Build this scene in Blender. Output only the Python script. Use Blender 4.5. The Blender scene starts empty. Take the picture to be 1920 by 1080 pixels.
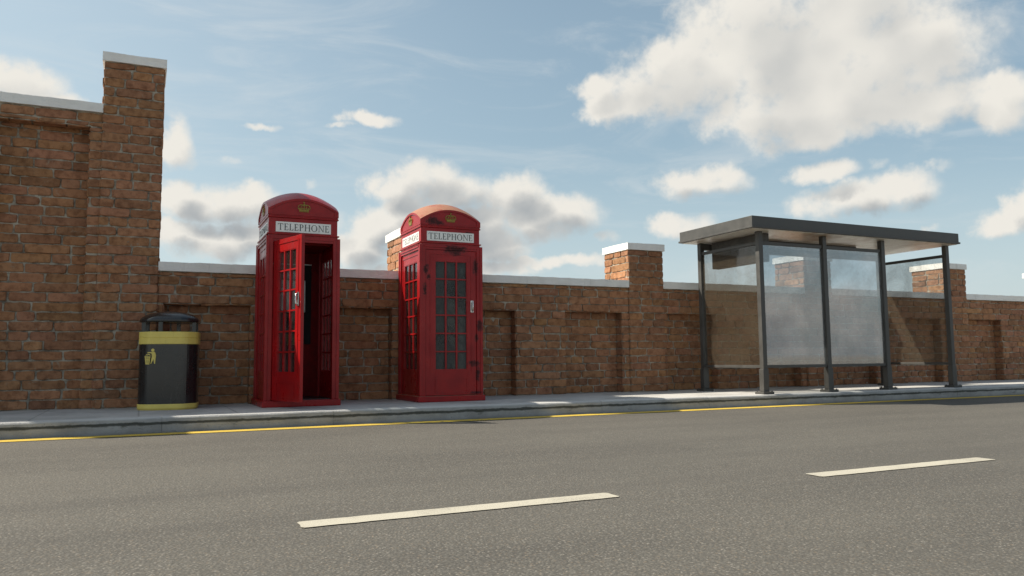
import bpy, bmesh, math, random
from mathutils import Vector, Matrix, noise as mnoise

R = math.radians
sc = bpy.context.scene
col = sc.collection

# ------------------------------------------------------------------ helpers
def link(o, parent=None):
    col.objects.link(o)
    if parent is not None:
        o.parent = parent
    return o

def tag(o, label=None, cat=None, group=None, kind=None):
    if label: o['label'] = label
    if cat: o['category'] = cat
    if group: o['group'] = group
    if kind: o['kind'] = kind
    return o

def empty(name, loc, rz=0.0):
    o = bpy.data.objects.new(name, None)
    o.empty_display_size = 0.2
    o.location = loc
    o.rotation_euler = (0, 0, rz)
    return link(o)

class MB:
    """collects shapes for one mesh object"""
    def __init__(s):
        s.v, s.f, s.mi, s.vc, s.sm = [], [], [], [], []
        s.usecol = False
    def add(s, vs, fs, mi=0, c=(1, 1, 1, 1), smooth=False):
        b = len(s.v)
        s.v += [tuple(p) for p in vs]
        s.vc += [c] * len(vs)
        for f in fs:
            s.f.append([i + b for i in f]); s.mi.append(mi); s.sm.append(smooth)
    def box(s, x0, x1, y0, y1, z0, z1, mi=0, bev=0.0):
        if bev <= 0:
            vs = [(x0,y0,z0),(x1,y0,z0),(x1,y1,z0),(x0,y1,z0),(x0,y0,z1),(x1,y0,z1),(x1,y1,z1),(x0,y1,z1)]
            fs = [(0,3,2,1),(4,5,6,7),(0,1,5,4),(1,2,6,5),(2,3,7,6),(3,0,4,7)]
            s.add(vs, fs, mi); return
        bm = bmesh.new()
        bmesh.ops.create_cube(bm, size=1.0)
        for v in bm.verts:
            v.co = Vector(((x0+x1)/2 + v.co.x*(x1-x0), (y0+y1)/2 + v.co.y*(y1-y0), (z0+z1)/2 + v.co.z*(z1-z0)))
        bev = min(bev, 0.45*min(x1-x0, y1-y0, z1-z0))
        bmesh.ops.bevel(bm, geom=list(bm.edges), offset=bev, segments=2, profile=0.6, affect='EDGES')
        s.addbm(bm, mi)
    def addbm(s, bm, mi=0, smooth=False, M=None):
        bm.verts.index_update()
        vs = [(M @ v.co if M else v.co.copy()) for v in bm.verts]
        fs = [[v.index for v in f.verts] for f in bm.faces]
        s.add(vs, fs, mi, smooth=smooth)
        bm.free()
    def loft(s, rings, mi=0, cap0=True, cap1=True, smooth=False):
        n = len(rings[0]); vs = []; fs = []
        for r in rings: vs += list(r)
        for k in range(len(rings)-1):
            for i in range(n):
                j = (i+1) % n
                fs.append((k*n+i, k*n+j, (k+1)*n+j, (k+1)*n+i))
        s.add(vs, fs, mi, smooth=smooth)
        if cap0: s.add(list(rings[0]), [tuple(reversed(range(n)))], mi)
        if cap1: s.add(list(rings[-1]), [tuple(range(n))], mi)
    def tube(s, pts, r, n=10, mi=0):
        pts = [Vector(p) for p in pts]
        rings = []
        for i, p in enumerate(pts):
            a = pts[max(i-1, 0)]; b = pts[min(i+1, len(pts)-1)]
            t = (b-a).normalized()
            ref = Vector((0,0,1)) if abs(t.z) < 0.9 else Vector((1,0,0))
            u = t.cross(ref).normalized(); w = u.cross(t)
            rings.append([p + (u*math.cos(2*math.pi*k/n) + w*math.sin(2*math.pi*k/n))*r for k in range(n)])
        s.loft(rings, mi, smooth=True)
    def prism(s, poly, y0, y1, mi=0, M=None):
        """poly in x,z ; extruded in y (front y0)"""
        n = len(poly)
        vs = [Vector((x, y0, z)) for x, z in poly] + [Vector((x, y1, z)) for x, z in poly]
        if M: vs = [M @ v for v in vs]
        fs = [tuple(range(n)), tuple(reversed(range(n, 2*n)))]
        for i in range(n):
            j = (i+1) % n
            fs.append((i, i+n, j+n, j))
        s.add(vs, fs, mi)
    def build(s, name, mats, parent=None, loc=None, fixn=True):
        me = bpy.data.meshes.new(name)
        me.from_pydata(s.v, [], s.f)
        if not isinstance(mats, (list, tuple)): mats = [mats]
        for m in mats: me.materials.append(m)
        me.polygons.foreach_set('material_index', s.mi)
        me.polygons.foreach_set('use_smooth', s.sm)
        if s.usecol:
            at = me.color_attributes.new('tint', 'FLOAT_COLOR', 'POINT')
            at.data.foreach_set('color', [c for q in s.vc for c in q])
        me.update()
        if fixn:
            bm = bmesh.new(); bm.from_mesh(me)
            bmesh.ops.recalc_face_normals(bm, faces=bm.faces)
            bm.to_mesh(me); bm.free()
        o = bpy.data.objects.new(name, me)
        if loc: o.location = loc
        return link(o, parent)

# ------------------------------------------------------------------ node helper
class NT:
    def __init__(s, tree):
        s.t = tree; s.n = tree.nodes; s.l = tree.links
    def new(s, typ, **kw):
        nd = s.n.new(typ)
        for k, v in kw.items(): setattr(nd, k, v)
        return nd
    def put(s, sock, val):
        if val is None: return
        if isinstance(val, bpy.types.NodeSocket): s.l.new(val, sock)
        else: sock.default_value = val
    def m(s, op, a, b=None, c=None, clamp=False):
        nd = s.new('ShaderNodeMath', operation=op, use_clamp=clamp)
        for i, x in enumerate((a, b, c)): s.put(nd.inputs[i], x)
        return nd.outputs[0]
    def v(s, op, a, b=None, c=None):
        nd = s.new('ShaderNodeVectorMath', operation=op)
        for i, x in enumerate((a, b, c)): s.put(nd.inputs[i], x)
        return nd.outputs['Value'] if op in ('DOT_PRODUCT', 'LENGTH', 'DISTANCE') else nd.outputs[0]
    def noise(s, vec, scale, detail=4, rough=0.55, dist=0.0, col=False):
        nd = s.new('ShaderNodeTexNoise')
        s.put(nd.inputs['Vector'], vec)
        nd.inputs['Scale'].default_value = scale; nd.inputs['Detail'].default_value = detail
        nd.inputs['Roughness'].default_value = rough; nd.inputs['Distortion'].default_value = dist
        return nd.outputs['Color' if col else 'Fac']
    def vor(s, vec, scale, feat='F1', out='Distance', rnd=1.0):
        nd = s.new('ShaderNodeTexVoronoi', feature=feat)
        s.put(nd.inputs['Vector'], vec); nd.inputs['Scale'].default_value = scale
        nd.inputs['Randomness'].default_value = rnd
        return nd.outputs[out]
    def ss(s, x, a, b, lo=0.0, hi=1.0):
        nd = s.new('ShaderNodeMapRange', interpolation_type='SMOOTHSTEP')
        s.put(nd.inputs[0], x)
        for i, q in enumerate((a, b, lo, hi)): s.put(nd.inputs[i+1], q)
        return nd.outputs[0]
    def mix(s, fac, a, b, blend='MIX'):
        nd = s.new('ShaderNodeMix', data_type='RGBA', blend_type=blend)
        s.put(nd.inputs[0], fac)
        for i, x in ((6, a), (7, b)):
            if isinstance(x, tuple) and len(x) == 3: x = (*x, 1)
            s.put(nd.inputs[i], x)
        return nd.outputs[2]
    def bump(s, h, strength=0.5, dist=0.01, normal=None):
        nd = s.new('ShaderNodeBump')
        nd.inputs['Strength'].default_value = strength; nd.inputs['Distance'].default_value = dist
        s.put(nd.inputs['Height'], h); s.put(nd.inputs['Normal'], normal)
        return nd.outputs[0]
    def scale(s, vec, xyz):
        return s.v('MULTIPLY', vec, xyz)

def mat(name):
    m = bpy.data.materials.new(name); m.use_nodes = True
    m.node_tree.nodes.clear()
    t = NT(m.node_tree)
    t.out = t.new('ShaderNodeOutputMaterial')
    return m, t

def pbsdf(t, base, rough=0.5, metal=0.0, normal=None, coat=0.0, spec=0.5, link_out=True, coat_r=0.05):
    b = t.new('ShaderNodeBsdfPrincipled')
    if isinstance(base, tuple) and len(base) == 3: base = (*base, 1)
    t.put(b.inputs['Base Color'], base); t.put(b.inputs['Roughness'], rough)
    t.put(b.inputs['Metallic'], metal); t.put(b.inputs['Normal'], normal)
    b.inputs['Specular IOR Level'].default_value = spec
    b.inputs['Coat Weight'].default_value = coat
    b.inputs['Coat Roughness'].default_value = coat_r
    if link_out: t.l.new(b.outputs[0], t.out.inputs['Surface'])
    return b.outputs[0]

def pos(t):
    return t.new('ShaderNodeNewGeometry').outputs['Position']

# ------------------------------------------------------------------ materials
M = {}
def mk_brick():
    m, t = mat('brick')
    p = pos(t)
    at = t.new('ShaderNodeAttribute', attribute_name='tint').outputs['Color']
    n1 = t.noise(p, 14, 6, 0.65); n2 = t.noise(p, 70, 5, 0.7); n3 = t.noise(p, 3.1, 4, .6)
    c = t.mix(t.ss(n1, .35, .75), at, t.mix(1.0, at, (.50, .44, .40), 'MULTIPLY'))
    c = t.mix(t.ss(n2, .58, .78, 0, .55), c, (.40, .29, .20))
    c = t.mix(t.ss(n2, .40, .25, 0, .8), c, (.055, .035, .025))
    c = t.mix(t.ss(n3, .62, .80, 0, .35), c, (.10, .06, .04))
    n4 = t.noise(p, 8, 7, .72, .8)
    c = t.mix(t.ss(n4, .60, .72, 0, .75), c, (.34, .29, .225))
    h = t.m('ADD', t.m('MULTIPLY', n1, 1.0), t.m('MULTIPLY', n2, .55))
    pbsdf(t, c, t.ss(n2, .3, .7, .72, .92), normal=t.bump(h, .9, .012), spec=.3)
    return m
M['brick'] = mk_brick()
def mk_mortar():
    m, t = mat('mortar')
    p = pos(t)
    n1 = t.noise(p, 9, 5, .65); n2 = t.noise(p, 90, 4, .7); n3 = t.noise(p, 32, 4, .6)
    c = t.mix(t.ss(n1, .32, .62), (.14, .118, .092), (.42, .38, .31))
    c = t.mix(t.ss(n3, .58, .74, 0, .75), c, (.09, .07, .055))
    c = t.mix(t.ss(n2, .55, .75, 0, .4), c, (.42, .39, .34))
    pbsdf(t, c, .95, normal=t.bump(t.m('ADD', n2, n3), .8, .008), spec=.2)
    return m
M['mortar'] = mk_mortar()
def mk_coping():
    m, t = mat('white_stone')
    p = pos(t)
    n1 = t.noise(p, 4, 5, .6); n2 = t.noise(p, 55, 5, .7)
    st = t.noise(t.scale(p, (9, 9, 1.5)), 1.0, 5, .65)
    c = t.mix(t.ss(n1, .4, .75, 0, .6), (.83, .82, .79), (.68, .665, .63))
    c = t.mix(t.ss(st, .56, .76, 0, .4), c, (.36, .35, .32))
    c = t.mix(t.ss(n2, .66, .8, 0, .5), c, (.34, .32, .29))
    pbsdf(t, c, .75, normal=t.bump(n2, .7, .012), spec=.3)
    return m
M['coping'] = mk_coping()
def mk_pave():
    m, t = mat('pavement_concrete')
    p = pos(t)
    n1 = t.noise(p, 1.6, 6, .65); n2 = t.noise(p, 120, 4, .7); n3 = t.noise(p, 14, 5, .6)
    sx = t.new('ShaderNodeSeparateXYZ'); t.l.new(p, sx.inputs[0])
    fx = t.m('ABSOLUTE', t.m('SUBTRACT', t.m('FRACT', t.m('DIVIDE', sx.outputs[0], .9)), .5))
    fy = t.m('ABSOLUTE', t.m('SUBTRACT', t.m('FRACT', t.m('DIVIDE', t.m('SUBTRACT', sx.outputs[1], 8.33), .86)), .5))
    j = t.ss(t.m('MAXIMUM', fx, fy), .49, .497)
    c = t.mix(t.ss(n1, .35, .7), (.50, .485, .46), (.36, .35, .33))
    c = t.mix(t.ss(n3, .58, .75, 0, .5), c, (.25, .24, .22))
    c = t.mix(t.ss(n2, .6, .8, 0, .5), c, (.55, .54, .52))
    c = t.mix(t.m('MULTIPLY', j, .45), c, (.16, .155, .14))
    h = t.m('SUBTRACT', t.m('MULTIPLY', n2, .3), j)
    pbsdf(t, c, .85, normal=t.bump(h, .6, .008), spec=.3)
    return m
M['pave'] = mk_pave()
def mk_kerb():
    m, t = mat('kerb_stone')
    p = pos(t)
    sx = t.new('ShaderNodeSeparateXYZ'); t.l.new(p, sx.inputs[0])
    n1 = t.noise(p, 2.2, 5, .65); n2 = t.noise(p, 60, 5, .7); n3 = t.noise(t.scale(p, (5, 5, 16)), 1.0, 6, .7)
    c = t.mix(t.ss(n1, .36, .66), (.36, .36, .355), (.26, .26, .255))
    c = t.mix(t.ss(n2, .56, .76, 0, .6), c, (.34, .34, .33))
    c = t.mix(t.ss(n2, .42, .28, 0, .6), c, (.09, .09, .085))
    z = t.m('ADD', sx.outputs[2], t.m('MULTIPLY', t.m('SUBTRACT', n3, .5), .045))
    band = t.m('MULTIPLY', t.ss(z, -.080, -.066), t.ss(z, -.042, -.052))  # uneven dark band along the upper part of the kerb face
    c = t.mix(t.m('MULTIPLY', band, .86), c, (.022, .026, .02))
    low = t.ss(z, -.115, -.15)
    c = t.mix(t.m('MULTIPLY', low, .25), c, (.07, .065, .055))
    mo = t.m('MULTIPLY', t.ss(n3, .58, .68), t.ss(z, -.02, -.05))
    c = t.mix(t.m('MULTIPLY', mo, .4), c, (.045, .05, .03))
    c = t.mix(t.ss(sx.outputs[2], -.022, -.004, 0, .8), c, (.52, .51, .49))  # bright sunlit kerb edge painted into the colour, paler towards the top
    pbsdf(t, c, .8, normal=t.bump(n2, .6, .008), spec=.35)
    return m
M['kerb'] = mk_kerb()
def mk_road():
    m, t = mat('asphalt')
    p = pos(t)
    big = t.noise(t.scale(p, (.35, 1.1, 1)), 1.0, 5, .6)
    mid = t.noise(p, 6, 6, .7)
    fine = t.noise(p, 180, 3, .7)
    v1 = t.new('ShaderNodeTexVoronoi'); t.put(v1.inputs['Vector'], p); v1.inputs['Scale'].default_value = 75
    stone = v1.outputs['Distance']; sc_ = v1.outputs['Color']
    sv = t.new('ShaderNodeSeparateColor'); t.l.new(sc_, sv.inputs[0])
    v2 = t.vor(p, 160, 'F1', 'Color')
    sv2 = t.new('ShaderNodeSeparateColor'); t.l.new(v2, sv2.inputs[0])
    trk = t.noise(t.scale(p, (.08, 2.2, 1)), 1.0, 4, .55)
    blot = t.noise(p, .9, 5, .62)
    c = t.mix(t.ss(big, .35, .7), (.108, .101, .087), (.080, .075, .066))
    c = t.mix(t.ss(sv.outputs[0], .55, 1.0, 0, .5), c, (.137, .128, .110))
    c = t.mix(t.ss(sv.outputs[1], .72, 1.0, 0, .45), c, (.075, .07, .060))
    c = t.mix(t.ss(sv2.outputs[0], .90, .97, 0, .6), c, (.27, .25, .22))
    c = t.mix(t.ss(sv2.outputs[1], .92, .97, 0, .5), c, (.20, .15, .10))
    c = t.mix(t.ss(stone, .35, .75, 0, .40), c, (.06, .056, .05))
    c = t.mix(t.ss(trk, .50, .68, 0, .28), c, (.075, .070, .062))
    c = t.mix(t.ss(blot, .60, .74, 0, .22), c, (.07, .066, .058))
    c = t.mix(t.ss(mid, .60, .78, 0, .3), c, (.09, .085, .076))
    sx = t.new('ShaderNodeSeparateXYZ'); t.l.new(p, sx.inputs[0])
    h = t.m('ADD', t.m('MULTIPLY', t.ss(stone, .7, .1), 1.0), t.m('MULTIPLY', fine, .6))
    pbsdf(t, c, t.ss(fine, .3, .7, .72, .95), normal=t.bump(h, .38, .005), spec=.3)
    return m
M['road'] = mk_road()
def mk_marking(name, base, worn):
    m, t = mat(name)
    p = pos(t)
    n = t.noise(p, 110, 4, .7); n1 = t.noise(p, 5, 5, .65)
    c = t.mix(t.ss(n1, .4, .7, 0, .5), base, worn)
    c = t.mix(t.m('MULTIPLY', t.ss(t.m('ADD', n, t.m('MULTIPLY', t.m('SUBTRACT', n1, .5), .35)), .58, .70), .75), c, (.12, .112, .10))
    pbsdf(t, c, .75, normal=t.bump(n, .5, .004), spec=.3)
    return m
M['white_line'] = mk_marking('road_paint_white', (.44, .41, .335), (.34, .315, .26))
M['yellow_line'] = mk_marking('road_paint_yellow', (.56, .39, .055), (.42, .30, .06))
def mk_ground():
    m, t = mat('bare_ground')
    p = pos(t)
    n = t.noise(p, .5, 6, .65); n2 = t.noise(p, 12, 5, .7)
    c = t.mix(t.ss(n, .38, .62), (.30, .28, .25), (.24, .23, .20))
    c = t.mix(t.ss(n2, .5, .7, 0, .4), c, (.16, .15, .13))
    pbsdf(t, c, .95, normal=t.bump(n2, .6, .03))
    return m
M['ground'] = mk_ground()

SOOT = [(-.235, 2.235, .085, .055), (-.16, 2.21, .07, .03), (.035, 1.885, .17, .055), (.05, 1.835, .08, .035),
        (.325, 1.67, .035, .10), (-.33, 1.62, .04, .07), (-.30, 1.53, .03, .04), (-.345, 1.38, .03, .08),
        (.375, .93, .045, .08), (.335, .78, .025, .05), (.30, .46, .085, .04), (.35, .33, .03, .10), (.33, .10, .10, .02), (.24, 2.11, .05, .012)]
def mk_red(name, dirty_obj=None):
    m, t = mat(name)
    tc = t.new('ShaderNodeTexCoord')
    if dirty_obj is not None: tc.object = dirty_obj
    p = tc.outputs['Object']
    w = pos(t)
    n1 = t.noise(w, 5, 5, .6); n2 = t.noise(w, 60, 5, .7); n3 = t.noise(t.scale(w, (16, 16, 2.2)), 1.0, 5, .65)
    c = t.mix(t.ss(n1, .35, .7), (.32, .006, .0075), (.25, .005, .007))
    c = t.mix(t.ss(n3, .55, .75, 0, .45), c, (.17, .008, .010))
    c = t.mix(t.ss(n2, .66, .8, 0, .35), c, (.12, .015, .012))
    rough = t.ss(n1, .3, .7, .26, .42)
    if dirty_obj is not None:
        sx = t.new('ShaderNodeSeparateXYZ'); t.l.new(p, sx.inputs[0])
        flat = t.new('ShaderNodeCombineXYZ'); t.l.new(sx.outputs[0], flat.inputs[0]); t.l.new(sx.outputs[2], flat.inputs[1])
        acc = None
        for (a, z, rx, rz) in SOOT:
            q = t.v('MULTIPLY_ADD', flat.outputs[0], (1/rx, 1/rz, 0), (-a/rx, -z/rz, 0))
            d = t.v('DOT_PRODUCT', q, q)
            acc = d if acc is None else t.m('MINIMUM', acc, d)
        nz = t.noise(w, 27, 6, .72, .6)
        acc = t.m('ADD', acc, t.m('MULTIPLY', t.m('SUBTRACT', nz, .5), 5.0))
        soot = t.m('MULTIPLY', t.ss(acc, 1.5, -.05), t.ss(sx.outputs[1], -.30, -.36))
        c = t.mix(t.m('MULTIPLY', soot, .88), c, (.012, .008, .008))
        # rusty dust lying on the roof
        gn = t.new('ShaderNodeNewGeometry').outputs['Normal']
        sn = t.new('ShaderNodeSeparateXYZ'); t.l.new(gn, sn.inputs[0])
        dust = t.m('MULTIPLY', t.ss(sn.outputs[2], .45, .8), t.ss(n1, .25, .55, .35, .9))
        c = t.mix(dust, c, (.36, .18, .11))
        rough = t.m('MAXIMUM', rough, t.m('MULTIPLY', t.m('MAXIMUM', soot, dust), .75))
    h = t.m('ADD', t.m('MULTIPLY', n1, .4), t.m('MULTIPLY', n2, .12))
    pbsdf(t, c, rough, normal=t.bump(h, .25, .006), coat=.06, coat_r=.2, spec=.33)
    return m
M['red'] = mk_red('red_paint')

def simple(name, base, rough=.5, metal=0, var=.25, scale=12, bump=.2, coat=0, spec=.5):
    m, t = mat(name)
    p = pos(t)
    n1 = t.noise(p, scale, 5, .65); n2 = t.noise(p, scale*9, 4, .7)
    d = tuple(x*(1-var) for x in base); l = tuple(min(1, x*(1+var)) for x in base)
    c = t.mix(t.ss(n1, .3, .7), d, l)
    c = t.mix(t.ss(n2, .62, .8, 0, .3), c, tuple(min(1, x*1.5+.02) for x in base))
    pbsdf(t, c, t.ss(n1, .3, .7, max(.05, rough-.08), rough+.08), metal, t.bump(t.m('ADD', n1, t.m('MULTIPLY', n2, .3)), bump, .004), coat, spec)
    return m
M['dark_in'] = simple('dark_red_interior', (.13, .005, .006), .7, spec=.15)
M['sign'] = simple('opal_sign', (.78, .78, .75), .35, var=.05)
M['letter'] = simple('black_lettering', (.03, .035, .04), .5)
M['gold'] = simple('gilded_crown', (.27, .195, .03), .5, .15, var=.35, scale=60)
M['chrome'] = simple('worn_chrome', (.62, .61, .60), .28, 1.0, var=.1)
M['black'] = simple('black_plastic', (.018, .018, .019), .35, scale=20)
M['matt_black'] = simple('matt_black_board', (.012, .012, .013), .8, scale=20, spec=.2)
M['phone_grey'] = simple('payphone_steel', (.30, .30, .30), .35, .6)
M['metal'] = simple('dark_grey_paint', (.058, .056, .052), .48, .0, var=.14, scale=8, bump=.15)
M['ceil_frame'] = M['metal']
def mk_bin():
    m, t = mat('bin_black_paint')
    p = pos(t)
    n1 = t.noise(p, 4, 5, .6); n2 = t.noise(t.scale(p, (14, 14, 3)), 1, 6, .7); n3 = t.noise(p, 80, 4, .7)
    c = t.mix(t.ss(n2, .5, .75, 0, .7), (.013, .0135, .014), (.042, .041, .038))
    c = t.mix(t.ss(n3, .66, .8, 0, .4), c, (.12, .115, .105))
    pbsdf(t, c, t.ss(n1, .3, .7, .20, .33), normal=t.bump(n1, .12, .01), coat=.35, coat_r=.12)
    return m
M['bin_black'] = mk_bin()
def mk_binyel():
    m, t = mat('bin_yellow_paint')
    p = pos(t)
    n1 = t.noise(p, 9, 5, .65); n2 = t.noise(t.scale(p, (30, 30, 6)), 1, 5, .7)
    c = t.mix(t.ss(n1, .4, .7, 0, .5), (.72, .58, .14), (.62, .49, .12))
    c = t.mix(t.ss(n2, .58, .78, 0, .5), c, (.20, .15, .04))
    pbsdf(t, c, .45, normal=t.bump(n1, .1, .005))
    return m
M['bin_yel'] = mk_binyel()

def mk_glass(name, trans, gloss, tint, dirt_col, dirt_lo, dirt_hi, dirt_amt, rough=.03, dscale=3.0, translu=.5, edge=None):
    m, t = mat(name)
    p = pos(t)
    tr = t.new('ShaderNodeBsdfTransparent'); tr.inputs[0].default_value = (*tint, 1)
    gl = t.new('ShaderNodeBsdfGlossy'); gl.inputs['Roughness'].default_value = rough
    gl.inputs[0].default_value = (.95, .97, 1, 1)
    lw = t.new('ShaderNodeLayerWeight'); lw.inputs[0].default_value = .5
    fr = t.m('MULTIPLY', t.m('POWER', lw.outputs['Facing'], 4.0), .6)
    mx = t.new('ShaderNodeMixShader')
    t.l.new(t.m('ADD', fr, gloss, clamp=True), mx.inputs[0])
    t.l.new(tr.outputs[0], mx.inputs[1]); t.l.new(gl.outputs[0], mx.inputs[2])
    di = t.new('ShaderNodeBsdfDiffuse'); di.inputs[0].default_value = (*dirt_col, 1)
    tl = t.new('ShaderNodeBsdfTranslucent'); tl.inputs[0].default_value = (*dirt_col, 1)
    dm = t.new('ShaderNodeMixShader'); dm.inputs[0].default_value = translu
    t.l.new(di.outputs[0], dm.inputs[1]); t.l.new(tl.outputs[0], dm.inputs[2])
    n1 = t.noise(p, dscale, 7, .68, .6); n2 = t.noise(p, dscale*14, 5, .7)
    f = t.m('ADD', t.m('MULTIPLY', t.ss(n1, .32, .70), .75), t.m('MULTIPLY', t.ss(n2, .40, .72), .25))
    f = t.m('ADD', t.m('MULTIPLY', f, dirt_hi-dirt_lo), dirt_lo)
    f = t.m('MULTIPLY', f, dirt_amt, clamp=True)
    mz = t.new('ShaderNodeMixShader')
    t.l.new(f, mz.inputs[0]); t.l.new(mx.outputs[0], mz.inputs[1]); t.l.new(dm.outputs[0], mz.inputs[2])
    t.l.new(mz.outputs[0], t.out.inputs['Surface'])
    return m
M['glass_clean'] = mk_glass('booth_glass', 1, .045, (.72, .75, .75), (.18, .18, .17), .05, .30, .45)
M['glass_dirty'] = mk_glass('sooty_booth_glass', 1, .02, (.45, .47, .46), (.17, .18, .175), .40, 1.0, .97, rough=.12)
M['glass_shelter'] = mk_glass('shelter_glass', 1, .24, (.86, .90, .93), (.24, .235, .225), .35, 1.0, .34, rough=.035, dscale=1.5)
M['glass_side'] = mk_glass('shelter_side_glass', 1, .045, (.90, .91, .91), (.19, .15, .105), .25, 1.0, .30, rough=.05, dscale=2.4)
def mk_ceiling():
    m, t = mat('shelter_ceiling')
    p = pos(t)
    n1 = t.noise(p, 2.0, 6, .65, .5); n2 = t.noise(p, 45, 5, .75)
    c = t.mix(t.ss(n1, .38, .66), (.80, .77, .71), (.46, .36, .27))
    c = t.mix(t.ss(n2, .52, .72, 0, .75), c, (.28, .25, .21))
    pbsdf(t, c, .3, normal=t.bump(n2, .3, .004), spec=.6)
    return m
M['ceiling'] = mk_ceiling()
M['board'] = simple('grey_board', (.075, .072, .066), .6, var=.35, scale=14)

# ------------------------------------------------------------------ setting
S, X0, PW = 3.585, 0.156, 0.631          # pillar spacing, first pillar's right edge, pillar width
KY, PAVE0 = 8.20, 8.33                   # kerb face, back of kerb stone
RZ = -0.15                               # road level

def sheet(name, x0, x1, y0, y1, z, m, parent=None, kind=None):
    b = MB(); b.add([(x0,y0,z),(x1,y0,z),(x1,y1,z),(x0,y1,z)], [(0,1,2,3)])
    o = b.build(name, m, parent)
    if kind: o['kind'] = kind
    return o
sheet('ground', -1500, 1500, -1500, 1500, RZ-.06, M['ground'], kind='structure')
road = sheet('road', -300, 400, -1.70, KY+.02, RZ, M['road'], kind='structure')
tag(road, 'grey asphalt road with a yellow edge line and white centre dashes', 'road')
sheet('edge_line', -300, 400, 7.915, 8.115, RZ+.004, M['yellow_line'], road)

def dash(x0, x1, y, w, sl):
    """worn painted dash with slightly ragged rounded corners"""
    rng = random.Random(int(x0*100))
    pts = []
    n = 24
    for i in range(n+1):
        x = x0+.04+(x1-x0-.08)*i/n
        pts.append((x, y-w/2 + rng.uniform(-.003, .003)))
    pts.append((x1-.012, y-w/2)); pts.append((x1, y-w/2+.012)); pts.append((x1-.004, y)); pts.append((x1-.001, y+w/2-.015)); pts.append((x1-.014, y+w/2))
    for i in range(n, -1, -1):
        x = x0+.04+(x1-x0-.08)*i/n
        pts.append((x, y+w/2 + rng.uniform(-.003, .003)))
    pts.append((x0+.014, y+w/2)); pts.append((x0+.002, y+w/2-.014)); pts.append((x0+.005, y)); pts.append((x0, y-w/2+.016)); pts.append((x0+.012, y-w/2))
    b = MB(); b.add([(px, py, RZ+.004) for px, py in pts], [tuple(range(len(pts)))])
    o = b.build('centre_dash', M['white_line'], road)
    return o
for k in range(-3, 12):
    dash(.593+2.78*k, 2.078+2.775*k, 3.281, .129, 0)

pv = MB()
pv.add([(-300, PAVE0, 0), (400, PAVE0, 0), (400, 10.3, 0), (-300, 10.3, 0)], [(0,1,2,3)])
o = pv.build('pavement', M['pave']); tag(o, 'pale concrete pavement between kerb and brick wall', 'pavement', kind='structure')
b = MB(); b.add([(-300,-4.5,0),(400,-4.5,0),(400,-1.7,0),(-300,-1.7,0)], [(0,1,2,3)]); b.add([(-300,-1.7,0),(400,-1.7,0),(400,-1.7,RZ),(-300,-1.7,RZ)], [(0,1,2,3)])
o = b.build('far_pavement', M['pave'], fixn=False); tag(o, kind='structure')

def kerb():
    b = MB(); rng = random.Random(4)
    prof = [(PAVE0, 0.0), (KY+.045, 0.001), (KY+.020, -.006), (KY+.008, -.020), (KY+.002, -.040), (KY-.002, -.060), (KY-.004, -.10), (KY-.006, RZ-.03), (PAVE0, RZ-.03)]
    x = -16.0; L = 1.62
    while x < 62:
        dy, dz = rng.uniform(-.006, .006), rng.uniform(-.004, .003)
        n = 12; rings = []
        for i in range(n+1):
            xx = x + .0012 + (L-.0024)*i/n
            ring = []
            for j, (py, pz) in enumerate(prof):
                w = 0 if j in (0, len(prof)-1) else 1
                k = mnoise.noise(Vector((xx*4, py*9, pz*14)))*.007*w
                e = .002 if i in (0, n) and w else 0
                ring.append((xx, py+dy*w+k+e, pz+dz*w + (k*.5 if j < 5 else 0) - (e if j < 4 else 0)))
            rings.append(ring)
        b.loft(rings, smooth=False)
        x += L
    b.box(-16, 62, KY+.03, PAVE0-.002, RZ-.02, -.022)
    for (xa, xb) in ((-300, -16), (62, 400)):
        b.box(xa, xb, KY, PAVE0, RZ-.03, 0)
    o = b.build('kerb', M['kerb']); tag(o, 'grey kerb stones with a dark band', 'kerb', kind='structure')
kerb()

# ------------------------------------------------------------------ brick work
CH = 0.1091
def patch(b, O, U, V, N, W, z0, z1, seed, inset=(0, 0), bricks=True):
    """rough brickwork on a flat rectangle: O + u*U + v*V, outward N; v is absolute in courses"""
    rng = random.Random(seed)
    O, U, V, N = Vector(O), Vector(U), Vector(V), Vector(N)
    P = lambda u, v, d: O + U*u + V*v + N*d
    # mortar bed, uneven
    a0, a1 = inset[0], W-inset[1]
    nu = max(1, int((a1-a0)/.035)); nv = max(1, int((z1-z0)/.03))
    vs = []; fs = []
    for j in range(nv+1):
        for i in range(nu+1):
            u = a0+(a1-a0)*i/nu; v = z0+(z1-z0)*j/nv
            q = P(u, v, 0)
            d = -.005 + .012*mnoise.noise(q*5.0) + .007*mnoise.noise(q*19.0)
            vs.append(P(u, v, min(d, .0065)))
    for j in range(nv):
        for i in range(nu):
            k = j*(nu+1)+i
            fs.append((k, k+1, k+nu+2, k+nu+1))
    b.add(vs, fs, 1, smooth=True)
    if not bricks: return
    k0 = int(math.floor(z0/CH + 1e-4))
    k = k0
    while k*CH < z1-.015:
        v0 = max(k*CH, z0); v1 = min((k+1)*CH, z1)
        k += 1
        if v1-v0 < .022: continue
        u = -rng.uniform(0, .25)
        while u < W-.001:
            L = rng.choice((.20, .22, .26, .34, .38, .41, .44))*rng.uniform(.92, 1.08)
            u0, u1 = max(u, 0), min(u+L, W)
            if W-u1 < .07: u1 = W; L = W-u
            u += L
            if u1-u0 < .03: continue
            g = rng.uniform(.003, .010)
            gl = g if u0 > 0 else 0.0; gr = g if u1 < W else 0.0
            brick(b, P, u0+gl, u1-gr, v0+rng.uniform(.003, .009), v1-rng.uniform(.003, .010), rng)

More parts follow.
